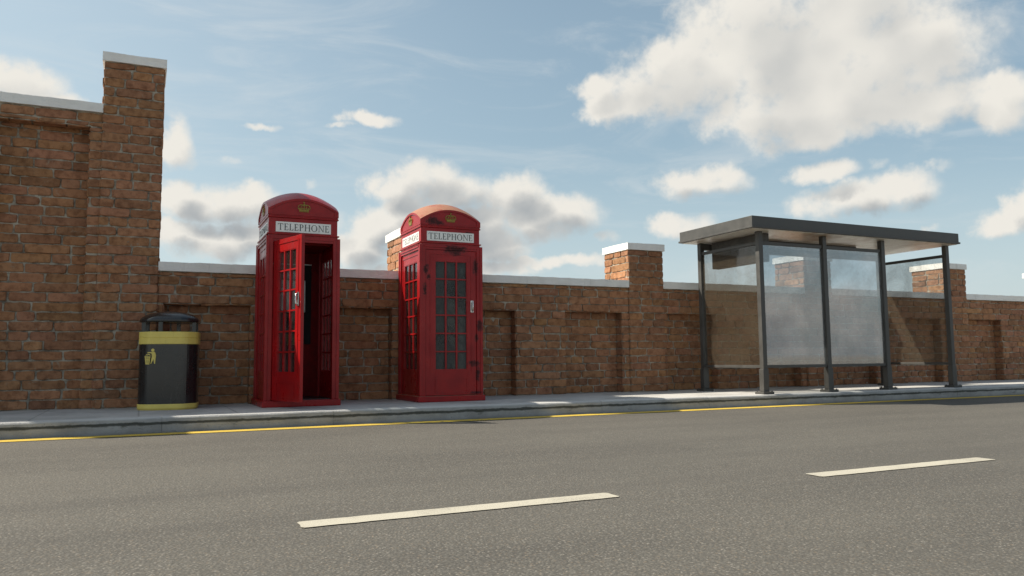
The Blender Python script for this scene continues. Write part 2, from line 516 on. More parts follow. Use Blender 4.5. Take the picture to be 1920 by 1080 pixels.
def brick(b, P, u0, u1, v0, v1, rng):
    r = rng.random()
    base = (.36, .178, .092)
    f = rng.uniform(.82, 1.14)
    if r < .07: base = (.29, .145, .076)
    elif r < .13: base = (.40, .20, .095)
    elif r < .17: base = (.34, .165, .085)
    c = (base[0]*f, base[1]*f*rng.uniform(.95, 1.05), base[2]*f*rng.uniform(.92, 1.08), 1)
    d = rng.uniform(.005, .012)
    if rng.random() < .07: d += .004
    ta, tb = rng.uniform(-.003, .003), rng.uniform(-.003, .003)
    nu = max(2, int((u1-u0)/.045)); nv = 2
    pts = []
    J = .0040; rowseed = round(v0/CH)*3.7
    for i in range(nu): pts.append((u0+(u1-u0)*i/nu, v0))
    for i in range(nv): pts.append((u1, v0+(v1-v0)*i/nv))
    for i in range(nu): pts.append((u1-(u1-u0)*i/nu, v1))
    for i in range(nv): pts.append((u0, v1-(v1-v0)*i/nv))
    cu, cv = (u0+u1)/2, (v0+v1)/2
    q = []
    for (pu, pv) in pts:
        cor = (abs(pu-u0) < 1e-6 or abs(pu-u1) < 1e-6) and (abs(pv-v0) < 1e-6 or abs(pv-v1) < 1e-6)
        s = rng.uniform(-J, J); s2 = rng.uniform(-J, J)
        if cor:
            pu += (cu-pu)/abs(cu-pu)*rng.uniform(.002, .009); pv += (cv-pv)/abs(cv-pv)*rng.uniform(.002, .008)
        wob = .006*mnoise.noise(Vector((pu*2.2+rowseed, v0*3.0, rowseed)))
        q.append((pu+s, pv+s2+wob))
    n = len(q)
    vs = [P(pu, pv, -.016) for pu, pv in q]
    vs += [P(pu, pv, d*.35+rng.uniform(-.001, .001)) for pu, pv in q]
    ins = .006
    for pu, pv in q:
        du = ins if pu < cu else -ins; dv = ins if pv < cv else -ins
        if abs(pu-cu) < (u1-u0)/2-.012: du = 0
        if abs(pv-cv) < (v1-v0)/2-.012: dv = 0
        vs.append(P(pu+du, pv+dv, d + ta*(pu-cu)/.1 + tb*(pv-cv)/.05))
    fs = []
    for k in range(2):
        for i in range(n):
            j = (i+1) % n
            fs.append((k*n+i, k*n+j, (k+1)*n+j, (k+1)*n+i))
    fs.append(tuple(range(2*n, 3*n)))
    b.add(vs, fs, 0, c)
BM_ = [M['brick'], M['mortar']]
XU, ZU = (1, 0, 0), (0, 0, 1)

def bay_mesh(b, xl, xr, ztop, zrec, seed):
    """one bay of wall between two pillars, with two tall recessed panels"""
    YF, D = 10.03, .165
    w = xr-xl
    cuts = [(0, .065, 0), (.065, 1.05, 1), (1.05, 1.85, 0), (1.85, 2.83, 1), (2.83, w, 0)]
    patch(b, (xl, YF, 0), XU, ZU, (0,-1,0), w, zrec, ztop, seed)
    for i, (a, c, rec) in enumerate(cuts):
        if not rec:
            patch(b, (xl+a, YF, 0), XU, ZU, (0,-1,0), c-a, 0, zrec, seed+11*i+1, inset=(.003 if a > 0 else 0, .003 if c < w else 0))
        else:
            patch(b, (xl+a, YF+D, 0), XU, ZU, (0,-1,0), c-a, 0, zrec, seed+11*i+2)
            patch(b, (xl+a, YF, 0), (0,1,0), ZU, (1,0,0), D, 0, zrec, seed+11*i+3)
            patch(b, (xl+c, YF+D, 0), (0,-1,0), ZU, (-1,0,0), D, 0, zrec, seed+11*i+4)
            patch(b, (xl+a, YF, zrec), XU, (0,1,0), (0,0,-1), c-a, 0, D, seed+11*i+5)
    # solid core
    e = .02
    b.box(xl, xr, YF+D+e, YF+.44, -.1, ztop-.001, 1)
    b.box(xl, xr, YF+e, YF+D+e, zrec+e, ztop-.001, 1)
    for (a, c, rec) in cuts:
        if not rec: b.box(xl+a+(e if a > 0 else 0), xl+c-(e if c < w else 0), YF+e, YF+D+e, -.1, zrec+e, 1)

def rough_slab(b, x0, x1, y0, y1, z0, z1, seed, step=.05, amp=.004):
    nx = max(2, int((x1-x0)/step)); rings = []
    zm = (z0+z1)/2; ym = (y0+y1)/2
    base = [(y0, z0), (y0, zm), (y0, z1), (ym, z1+.004), (y1, z1), (y1, z0)]
    for i in range(nx+1):
        x = x0+(x1-x0)*i/nx
        ring = []
        for j, (y, z) in enumerate(base):
            q = Vector((x*6+seed, y*9, z*7+j))
            a = amp*(1.5 if j in (2, 4) else .7)
            ring.append((x, y + a*mnoise.noise(q), z + (a*mnoise.noise(q+Vector((7,3,1))) + (a*.6*mnoise.noise(q*5) if j == 2 else 0))))
        rings.append(ring)
    b.loft(rings)

def pillar(parent, k, h, seed):
    xr = X0+k*S; xl = xr-PW; y0, y1 = 10.0, 10.68
    b = MB(); b.usecol = True
    patch(b, (xl, y0, 0), XU, ZU, (0,-1,0), PW, 0, h, seed, inset=(.004, .004))
    patch(b, (xl, y1, 0), (0,-1,0), ZU, (-1,0,0), y1-y0, 0, h, seed+1, inset=(.004, .004))
    patch(b, (xr, y0, 0), (0,1,0), ZU, (1,0,0), y1-y0, 0, h, seed+2, inset=(.004, .004))
    b.box(xl+.012, xr-.012, y0+.012, y1-.012, -.1, h-.001, 1)
    o = b.build('pillar', BM_, parent)
    c = MB(); e = .026
    rough_slab(c, xl-e, xr+e, y0-e, y1+e, h, h+.104, seed, step=.03)
    c.build('cap', M['coping'], o)
    return o

def wall(name, bays, pillars, ztop, zrec, ph, seed, label):
    t = empty(name, (X0+bays[0]*S, 10.0, 0))
    off = Vector(t.location)
    tag(t, label, 'wall', kind='thing')
    objs = []
    for k in bays:            # bay k lies to the right of pillar k
        xl, xr = X0+k*S, X0+(k+1)*S-PW
        b = MB(); b.usecol = True
        bay_mesh(b, xl, xr, ztop, zrec, seed+k*101)
        objs.append(b.build('brick_bay', BM_, t))
        c = MB(); rough_slab(c, xl, xr, 9.998, 10.50, ztop, ztop+.107, seed+k)
        objs.append(c.build('coping', M['coping'], t))
    for k in pillars:
        objs.append(pillar(t, k, ph, seed+k*77+5))
    for o in objs: o.location = -off
    return t
wall('tall_brick_wall', [-5, -4, -3, -2, -1], [-5, -4, -3, -2, -1, 0], 3.392, 3.22, 4.008, 900, 'tall weathered brick wall with white coping, ending in the tallest pillar behind the bin')
wall('low_brick_wall', [0, 1, 2, 3, 4, 5, 6], [1, 2, 3, 4, 5, 6, 7], 1.582, 1.20, 2.164, 300, 'low brick wall with white coping and capped pillars behind the phone boxes and shelter')

# ------------------------------------------------------------------ telephone boxes
def rect(x0, x1, z0, z1): return [(x0, z0), (x1, z0), (x1, z1), (x0, z1)]
def ringpoly(cx, cz, rx, rz, t, a0, a1, n, sx=0.0):
    out = []
    for i in range(n):
        a = R(a0+(a1-a0)*i/n); b_ = R(a0+(a1-a0)*(i+1)/n)
        o = lambda q, k: (cx + (rx-(t+sx*abs(math.cos(q)) if k else 0))*math.cos(q), cz + (rz-(t if k else 0))*math.sin(q))
        out.append([o(a, 0), o(b_, 0), o(b_, 1), o(a, 1)])
    return out
def glyph(ch):
    """serif capitals in a 1-high cell -> (width, polygons)"""
    K, T, F = .125, .052, .045
    ser = lambda cx, z, w=.27: rect(cx-w/2, cx+w/2, z-F/2, z+F/2)
    lo, hi = F/2, 1-F/2
    if ch == 'T':
        return .80, [rect(.40-K/2, .40+K/2, 0, 1), rect(.04, .76, 1-T, 1), [(.04, 1), (.0, .76), (.035, .76), (.10, 1-T)], [(.76, 1), (.70, 1-T), (.765, .76), (.80, .76)], ser(.40, lo)]
    if ch == 'E':
        return .62, [rect(.08, .08+K, 0, 1), rect(0, .56, 1-T, 1), rect(0, .58, 0, T), rect(.2, .44, .5, .5+T), [(.56, 1), (.50, 1-T), (.555, .80), (.585, .80)], [(.62, .25), (.585, .25), (.50, T), (.58, 0)], [(.44, .64), (.41, .64), (.41, .40), (.44, .40)]]
    if ch == 'L':
        return .60, [rect(.08, .08+K, 0, 1), ser(.14, hi), rect(0, .57, 0, T), [(.60, .28), (.565, .28), (.48, T), (.57, 0)]]
    if ch == 'P':
        return .64, [rect(.08, .08+K, 0, 1), ser(.14, lo), rect(0, .30, 1-T, 1), rect(.2, .30, .45, .45+T)] + ringpoly(.30, .725, .30, .275, T, -90, 90, 10, .08)
    if ch == 'H':
        return .86, [rect(.08, .08+K, 0, 1), rect(.66, .66+K, 0, 1), rect(.2, .66, .5, .5+T), ser(.14, lo), ser(.14, hi), ser(.72, lo), ser(.72, hi)]
    if ch == 'O':
        return .92, ringpoly(.46, .5, .45, .515, T, 0, 360, 24, .085)
    if ch == 'N':
        return .90, [rect(.11, .11+T, 0, 1), rect(.75, .75+T, 0, 1), [(.05, 1), (.20, 1), (.805, 0), (.73, 0)], ser(.135, lo, .24), ser(.06, hi, .16), ser(.78, hi, .24)]
def lettering(b, text, cx, zc, H, W, y, M_=None):
    gl = [glyph(c) for c in text]
    gap = .13
    tot = sum(g[0] for g in gl) + gap*(len(gl)-1)
    sx = W/tot; x = cx-W/2
    for w, polys in gl:
        for i, pl in enumerate(polys):
            dy = y - .0012 - .00012*i
            b.prism([(x+px*sx, zc-H/2+pz*H) for px, pz in pl], dy, y+.001, M=M_)
        x += (w+gap)*sx

def crown(b, cx, cz, W, y, M_=None):
    """gilded crown: jewelled band, fleurs, arches, orb and cross"""
    P = []
    w = W
    P.append([(cx-.36*w, cz-.34*w), (cx+.36*w, cz-.34*w), (cx+.40*w, cz-.20*w), (cx-.40*w, cz-.20*w)])
    P.append([(cx-.38*w, cz-.40*w), (cx+.38*w, cz-.40*w), (cx+.38*w, cz-.365*w), (cx-.38*w, cz-.365*w)])
    for s in (-1, 0, 1):
        x = cx+s*.33*w; z0 = cz-.20*w
        P.append([(x-.035*w, z0), (x+.035*w, z0), (x+.05*w, z0+.10*w), (x, z0+.17*w), (x-.05*w, z0+.10*w)])
        P.append(rect(x-.10*w, x+.10*w, z0+.055*w, z0+.09*w))
    for s in (-1, 1):
        x = cx+s*.17*w; z0 = cz-.2*w
        P.append([(x-.03*w, z0), (x+.03*w, z0), (x+.045*w, z0+.11*w), (x, z0+.14*w), (x-.045*w, z0+.11*w)])
    P += ringpoly(cx-.22*w, cz-.06*w, .28*w, .27*w, .055*w, 30, 215, 10)
    P += ringpoly(cx+.22*w, cz-.06*w, .28*w, .27*w, .055*w, -35, 150, 10)
    P += ringpoly(cx-.10*w, cz-.08*w, .13*w, .30*w, .045*w, 10, 175, 8)
    P += ringpoly(cx+.10*w, cz-.08*w, .13*w, .30*w, .045*w, 5, 170, 8)
    P.append(rect(cx-.022*w, cx+.022*w, cz-.1*w, cz+.2*w))
    P += ringpoly(cx, cz+.25*w, .06*w, .06*w, .058*w, 0, 360, 10)
    P.append(rect(cx-.02*w, cx+.02*w, cz+.30*w, cz+.44*w)); P.append(rect(cx-.06*w, cx+.06*w, cz+.355*w, cz+.395*w))
    for i, pl in enumerate(P):
        b.prism(pl, y-.006-.0001*i, y+.001, M=M_)

def rotz(a): return Matrix.Rotation(a, 4, 'Z')

def frame_bars(b, x0, x1, z0, z1, y0, y1, cols, rows, bw, mi=0):
    for i in range(1, cols):
        x = x0+(x1-x0)*i/cols
        b.box(x-bw/2, x+bw/2, y0, y1, z0, z1, mi)
    for j in range(1, rows):
        z = z0+(z1-z0)*j/rows
        b.box(x0, x1, y0+.002, y1-.002, z-bw*.42, z+bw*.42, mi)

def leaf(root, name, red, glass, W, z0, z1, gx, gz0, gz1, T, M_, handle=True, loc=None, rz=0, barname='glazing_bars'):
    """glazed door or side window, hinge edge at x=0, front at y=0; gx = (glass left, glass right)"""
    b = MB()
    g0, g1 = gx
    b.box(0, g0, 0, T, z0, z1, bev=.004); b.box(g1, W, 0, T, z0, z1, bev=.004)
    b.box(g0, g1, .001, T-.001, gz1, z1-.0005); b.box(g0, g1, .001, T-.001, z0+.0005, gz0)
    # raised inner moulding and kick panel
    for (a, c, d, e) in ((g0-.065, g0-.05, gz0-.04, gz1+.08), (g1+.05, g1+.065, gz0-.04, gz1+.08)):
        b.box(a, c, -.005, .004, d, e)
    b.box(g0-.065, g1+.065, -.0055, .004, gz1+.08, gz1+.095)
    kz1, kz0 = gz0-.10, z0+.03
    for (a, c, d, e) in ((g0, g1, kz1-.012, kz1), (g0, g1, kz0, kz0+.012), (g0, g0+.012, kz0+.012, kz1-.012), (g1-.012, g1, kz0+.012, kz1-.012)):
        b.box(a, c, -.004, .006, d, e)
    if M_ is not None:
        b.v = [tuple(M_ @ Vector(p)) for p in b.v]
    o = b.build(name, red, root)
    def fin(x):
        if M_ is not None: x.v = [tuple(M_ @ Vector(p)) for p in x.v]
        return x
    c = MB(); frame_bars(c, g0, g1, gz0, gz1, .004, T-.006, 3, 6, .020)
    for (a, q, d, e) in ((g0, g0+.010, gz0+.010, gz1-.010), (g1-.010, g1, gz0+.010, gz1-.010), (g0, g1, gz0, gz0+.010), (g0, g1, gz1-.010, gz1)):
        c.box(a, q, .0035, T-.004, d, e)
    fin(c).build(barname, red, o)
    p = MB(); p.box(g0+.002, g1-.002, T*.5, T*.5+.004, gz0+.002, gz1-.002)
    fin(p).build('glass_panes', glass, o)
    if handle:
        h = MB(); hx = g1+.062
        zc = 1.172
        h.box(hx-.020, hx+.020, -.010, -.001, zc-.075, zc+.075, bev=.008)
        pts = [(hx+.002, -.012, zc-.058), (hx+.002, -.030, zc-.048), (hx+.002, -.034, zc), (hx+.002, -.030, zc+.048), (hx+.002, -.012, zc+.058)]
        h.tube(pts, .009, 8)
        fin(h).build('handle', M['chrome'], o)
    if loc is not None:
        o.location = loc; o.rotation_euler = (0, 0, rz)
    return o

HX, HY = .438, .46
def phone_box(name, x, y, label, dirty, door_angle):
    root = empty(name, (x, y, 0))
    tag(root, label, 'phone box', 'red telephone boxes on the pavement')
    red = mk_red('sooty_red_paint', root) if dirty else M['red']
    glass = M['glass_dirty'] if dirty else M['glass_clean']
    b = MB(); b.box(-HX, HX, -HY, HY, 0, .072, bev=.010)
    b.build('plinth', red, root)
    # corner posts, lintels and inner mouldings of the body
    b = MB()
    bx, by = .410, .432
    DW = .337                      # half opening
    for sx in (-1, 1):
        for sy in (-1, 1):
            xa, xb = sorted((sx*DW, sx*bx)); ya, yb = sorted((sy*(by-.07), sy*by))
            b.box(xa, xb, ya, yb, .072, 1.925, bev=.006)
            # outer step of the post
            xc = sorted((sx*(bx-.028), sx*(bx+.008))); yc = sorted((sy*(by-.03), sy*(by+.008)))
            b.box(xc[0], xc[1], yc[0], yc[1], .0725, 1.93, bev=.005)
    for s in (-1, 1):
        ya, yb = sorted((s*(by-.07), s*(by-.004)))
        b.box(-DW, DW, ya, yb, 1.872, 1.923)
        xa, xb = sorted((s*(bx-.07), s*(bx-.004)))
        b.box(xa, xb, -(by-.07), by-.07, 1.872, 1.923)
        # stepped lintel mouldings
        ya, yb = sorted((s*(by-.006), s*(by+.006)))
        b.box(-DW-.02, DW+.02, ya, yb, 1.900, 1.921)
        xa, xb = sorted((s*(bx-.006), s*(bx+.006)))
        b.box(xa, xb, -DW-.03, DW+.03, 1.900, 1.921)
    b.box(-bx+.02, bx-.02, -by+.02, by-.02, 1.924, 1.95)
    b.build('corner_frame', red, root)
    # vent strips under the side signs
    for s in (-1, 1):
        v = MB()
        for i in range(19):
            yy = -.30+.6*i/18
            v.box(s*.392-.012, s*.392+.012, yy-.009, yy+.009, 1.945, 1.968)
        v.box(s*.388-.011, s*.388+.011, -.33, .33, 1.938, 1.9755)
        v.build('vent_strip', red, root)
    # head with sign panels
    b = MB()
    hx, hy = .390, .404
    b.box(-hx, hx, -hy, hy, 1.951, 2.148, bev=.004)
    b.box(-hx-.020, hx+.020, -hy-.020, hy+.020, 1.9515, 1.968, bev=.006)
    b.box(-hx-.013, hx+.013, -hy-.013, hy+.013, 2.149, 2.166, bev=.005)
    b.box(-hx-.006, hx+.006, -hy-.006, hy+.006, 2.167, 2.182, bev=.004)
    b.build('head', red, root)
    # roof: four segmental pediments under a sail dome
    r = MB(); n = 20; rx, ry = .402, .416
    zt = lambda u, v: 2.520 - .137*(u*u+v*v)
    vs = []; fs = []
    for j in range(n+1):
        for i in range(n+1):
            u, v = -1+2*i/n, -1+2*j/n
            vs.append((u*rx, v*ry, zt(u, v)))
    for j in range(n):
        for i in range(n):
            k = j*(n+1)+i; fs.append((k, k+1, k+n+2, k+n+1))
    r.add(vs, fs, 0, smooth=True)
    for side in range(4):
        Mx = rotz(side*math.pi/2)
        hw, dep = (rx-.002, ry) if side % 2 == 0 else (ry-.002, rx)
        # arched rim and the slightly sunk pediment face
        out = [(-hw + 2*hw*i/24, zt(-1+2*i/24, 1)) for i in range(25)]
        inn = [(-(hw-.024) + 2*(hw-.024)*i/24, zt((-1+2*i/24)*.94, 1)-.026) for i in range(25)]
        for i in range(24):
            r.prism([inn[i], inn[i+1], out[i+1], out[i]], -dep, -dep+.05, M=Mx)
        r.prism([(-hw, 2.1825), (-hw+.024, 2.1825), inn[0], out[0]], -dep, -dep+.05, M=Mx)
        r.prism([(hw-.024, 2.1825), (hw, 2.1825), out[-1], inn[-1]], -dep, -dep+.05, M=Mx)
        face = [(-hw+.02, 2.1825), (hw-.02, 2.1825)] + [(px, pz+.006) for px, pz in reversed(inn)]
        r.prism(face, -dep+.011, -dep+.05, M=Mx)
        r.prism(rect(-hw+.026, hw-.026, 2.183, 2.197), -dep+.003, -dep+.012, M=Mx)
    r.build('roof', red, root)
    for side in range(4):
        Mx = rotz(side*math.pi/2)
        hd = hy if side % 2 == 0 else hx
        sw = .313 if side % 2 == 0 else .335
        b = MB()
        b.prism(rect(-sw, sw, 1.984, 2.102), -hd-.004, -hd+.004, M=Mx)
        sgn = b.build('sign_panel', M['sign'], root)
        l = MB(); lettering(l, 'TELEPHONE', 0, 2.043, .076, sw*1.86, -hd-.004, Mx)
        l.build('lettering', M['letter'], sgn)
        dep = ry if side % 2 == 0 else rx
        c = MB(); crown(c, 0, 2.285, .142, -dep+.010, Mx)
        c.build('crown_emblem', M['gold'], root)
    # side windows (left and right), plain back panel
    W = 2*(by-.07)
    for s in (-1, 1):
        Mx = Matrix.Translation((s*(bx-.020), 0, 0)) @ rotz(s*math.pi/2) @ Matrix.Translation((-W/2, 0, 0))
        leaf(root, 'side_window', red, M['glass_clean'], W, .072, 1.872, (.105, W-.105), .386, 1.733, .036, Mx, handle=False)
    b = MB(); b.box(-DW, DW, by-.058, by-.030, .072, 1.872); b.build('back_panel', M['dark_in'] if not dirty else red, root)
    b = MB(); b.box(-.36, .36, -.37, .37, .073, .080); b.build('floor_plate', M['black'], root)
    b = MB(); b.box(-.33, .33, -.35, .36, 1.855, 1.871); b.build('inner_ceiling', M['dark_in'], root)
    # telephone on its back board
    b = MB(); yb = by-.058
    b.box(-.26, .24, yb-.022, yb-.001, .72, 1.70)
    pb = b.build('back_board', M['matt_black'], root)
    b = MB()
    b.box(-.262, .242, yb-.030, yb-.0225, 1.700, 1.712)
    b.build('board_trim', M['phone_grey'], pb)
    b = MB(); b.box(-.15, .15, yb-.15, yb-.023, 1.10, 1.50, bev=.015); b.box(-.10, .12, yb-.158, yb-.151, 1.16, 1.30, bev=.003)
    b.box(-.13, .13, yb-.157, yb-.151, 1.40, 1.47, bev=.003)
    ph = b.build('telephone', M['phone_grey'], root)
    b = MB(); b.tube([(-.185, yb-.10, 1.15), (-.185, yb-.115, 1.25), (-.185, yb-.115, 1.34), (-.185, yb-.10, 1.44)], .017, 10)
    b.box(-.21, -.16, yb-.135, yb-.075, 1.13, 1.18, bev=.012); b.box(-.21, -.16, yb-.135, yb-.075, 1.41, 1.46, bev=.012)
    b.tube([(-.185, yb-.10, 1.13), (-.18, yb-.10, .95), (-.12, yb-.10, .90), (-.05, yb-.10, .96), (-.02, yb-.09, 1.099)], .006, 8)
    b.build('handset', M['black'], ph)
    # door, hinged on its left edge
    W = 2*DW-.006
    leaf(root, 'door', red, glass, W, .078, 1.868, (.121, W-.121), .386, 1.733, .038, None, True, loc=(-DW+.003, -by+.010, 0), rz=-door_angle)
    return root
phone_box('telephone_box', 1.660, 9.54, 'clean red telephone box with its glazed door standing open', False, R(73))
phone_box('telephone_box', 3.470, 9.54, 'soot-stained red telephone box with its door shut and grimy panes', True, 0)

# ------------------------------------------------------------------ litter bin
def litter_bin(x, y, rz):
    root = empty('litter_bin', (x, y, 0), rz)
    tag(root, 'black and yellow litter bin with a domed lid at the foot of the tall pillar', 'litter bin')
    def plan(f, z, cx=.0):
        H, C = .305, .125
        base = [(-H+C, -H), (H-C, -H), (H, -H+C), (H, H-C), (H-C, H), (-H+C, H), (-H, H-C), (-H, -H+C)]
        out = []; n = len(base)
        for i, p in enumerate(base):         # softened corners
            a = Vector(base[i-1]); q = Vector(p); c = Vector(base[(i+1) % n])
            s = q+(a-q).normalized()*.060; e = q+(c-q).normalized()*.060
            for k in range(5):
                t = k/4
                w = s*(1-t)**2 + q*2*t*(1-t) + e*t*t
                out.append((w.x*f, w.y*f, z))
        return out
    b = MB(); b.loft([plan(.955, 0), plan(.985, .012), plan(1.0, .022), plan(1.0, .060), plan(.99, .064)]); b.build('base_ring', M['bin_yel'], root)
    b = MB(); b.loft([plan(.982, .0645), plan(.982, .708)]); body = b.build('body', M['bin_black'], root)
    b = MB(); b.loft([plan(.985, .7085), plan(1.0, .713), plan(1.0, .772), plan(.988, .775), plan(.988, .779), plan(1.0, .782), plan(1.0, .838), plan(.985, .844), plan(.90, .844), plan(.88, .72)], cap0=False, cap1=True)
    b.build('rim_band', M['bin_yel'], root)
    H = .262
    for (px, py) in ((-.255, -.16), (-.075, -.275), (.255, -.16), (.255, .17), (-.255, .17), (.06, .275)):
        p = MB(); p.box(px-.022, px+.022, py-.014, py+.014, .760, .968, bev=.004); p.build('lid_post', M['bin_black'], root)
    b = MB(); b.loft([plan(.86, .952), plan(.98, .950), plan(1.0, .958), plan(1.0, .970), plan(.97, .990), plan(.90, 1.012), plan(.78, 1.036), plan(.60, 1.057), plan(.38, 1.071), plan(.16, 1.077)], smooth=True)
    b.build('lid', M['bin_black'], root)
    # litter emblem: a figure dropping litter in a basket
    e = MB(); P = []
    X = lambda u: -.222+(u-250)*.000235; Z = lambda v: .655-(v-300)*.000245
    pl = lambda pts: P.append([(X(u), Z(v)) for u, v in pts])
    P.extend(ringpoly(X(585), Z(345), .0165, .0165, .0163, 0, 360, 14))
    pl([(365, 430), (350, 452), (530, 492), (560, 465), (520, 432)])
    pl([(525, 425), (545, 500), (555, 640), (500, 940), (530, 945), (625, 735), (660, 945), (695, 950), (722, 640), (722, 560), (690, 450), (660, 412)])
    pl([(250, 610), (495, 620), (492, 650), (250, 640)])
    for (a, c, d, f) in ((258, 300, 292, 330), (328, 372, 340, 372), (392, 424, 384, 412), (446, 488, 424, 458)):
        pl([(a, 640), (c, 640), (f, 940), (d, 940)])
    pl([(292, 935), (460, 945), (458, 970), (296, 965)])
    pl([(285, 745), (470, 755), (468, 785), (288, 775)])
    P.extend(ringpoly(X(395), Z(610), .026, .027, .006, 20, 165, 8))
    P.extend(ringpoly(X(420), Z(600), .016, .017, .005, 20, 165, 6))
    for i, q in enumerate(P): e.prism(q, -.2995-.0022-.0001*i, -.2985)
    e.build('litter_emblem', M['bin_yel'], body)
litter_bin(.295, 9.60, R(-7))

# ------------------------------------------------------------------ bus shelter
def shelter():
    x0, x1 = 7.755, 11.640
    yf, yb = 8.34, 9.60
    root = empty('bus_shelter', ((x0+x1)/2, (yf+yb)/2, 0))
    tag(root, 'dark grey bus shelter with dusty glass panels and a flat roof', 'bus shelter')
    off = -Vector(root.location)
    made = []
    def put(b, name, m, parent=None):
        o = b.build(name, m, parent or root)
        if parent is None: o.location = off
        return o
    posts = [(x0, yf, 1), (8.965, yf, 1), (10.175, yf, 1), (x1, yf, 1), (x0, yb, 1), (x1, yb, 1)]
    w = .037
    for (px, py, _) in posts:
        b = MB(); b.box(px-w, px+w, py-w, py+w, .034, 2.2535, bev=.005)
        b.box(px-w-.012, px+w+.012, py-w-.006, py+w+.006, .0345, .34, bev=.006)
        p = put(b, 'post', M['metal'])
        b = MB(); b.box(px-.095, px+.095, py-.085, py+.085, 0, .034, bev=.006)
        for sx in (-1, 1):
            for sy in (-1, 1):
                b.loft([[(px+sx*.072+.010*math.cos(a*math.pi/3), py+sy*.064+.010*math.sin(a*math.pi/3), z) for a in range(6)] for z in (.0335, .043)])
        put(b, 'base_plate', M['metal'], p)
    rz = [(.355, .395), (2.070, 2.115)]
    rail = lambda xa, xb_, ya, yb_: [ (xa, xb_, ya, yb_, a, c) for a, c in rz ]
    for (xa, xb_) in ((x0+w, 8.965-w), (8.965+w, 10.175-w)):
        for q in rail(xa, xb_, yf-.02, yf+.02):
            b = MB(); b.box(*q, bev=.003); put(b, 'rail', M['metal'])
        b = MB(); b.box(xa+.004, xb_-.004, yf-.004, yf+.004, .390, 2.074); put(b, 'glass_panel', M['glass_shelter'])
    for px in (x0, x1):
        for q in rail(px-.02, px+.02, yf+w, yb-w):
            b = MB(); b.box(*q, bev=.003); put(b, 'rail', M['metal'])
        b = MB(); b.box(px-.004, px+.004, yf+w+.004, yb-w-.004, .390, 2.074); put(b, 'glass_panel', M['glass_side'])
    b = MB(); b.box(x0+w, x1-w, yb-.03, yb+.03, 2.15, 2.25, bev=.004); put(b, 'back_beam', M['metal'])
    b = MB(); b.box(8.016, 10.35, 8.95, 9.00, 2.195, 2.2535, bev=.004); put(b, 'ceiling_beam', M['metal'])
    # roof: fascia box with a lip, pale ceiling sheet beneath
    rx0, rx1, ry0, ry1 = 7.470, 11.715, 8.15, 9.74
    b = MB(); b.box(rx0, rx1, ry0, ry1, 2.292, 2.430, bev=.005); b.box(rx0-.016, rx1+.016, ry0-.016, ry1+.016, 2.263, 2.291, bev=.004)
    rf = put(b, 'roof', M['metal'])
    b = MB(); b.box(rx0+.02, rx1-.02, ry0+.02, ry1-.02, 2.2545, 2.2625); put(b, 'ceiling_panel', M['ceiling'], rf)
    # hanging display case inside the left end
    b = MB(); b.box(7.885, 8.015, 8.42, 9.50, 1.850, 2.2535, bev=.006); put(b, 'display_case', M['board'])
shelter()

# ------------------------------------------------------------------ light and sky
LDIR = Vector((.90, -.50, -1.0)).normalized()
sun_el = math.asin(-LDIR.z); sun_az = math.atan2(-LDIR.x, -LDIR.y)     # azimuth from +Y towards +X
SUNV = -LDIR
sd = bpy.data.lights.new('sun', 'SUN'); sd.energy = 5.0; sd.angle = R(.55); sd.color = (1.0, .92, .79)
so = bpy.data.objects.new('sun', sd); so.rotation_euler = LDIR.to_track_quat('-Z', 'Y').to_euler(); link(so)

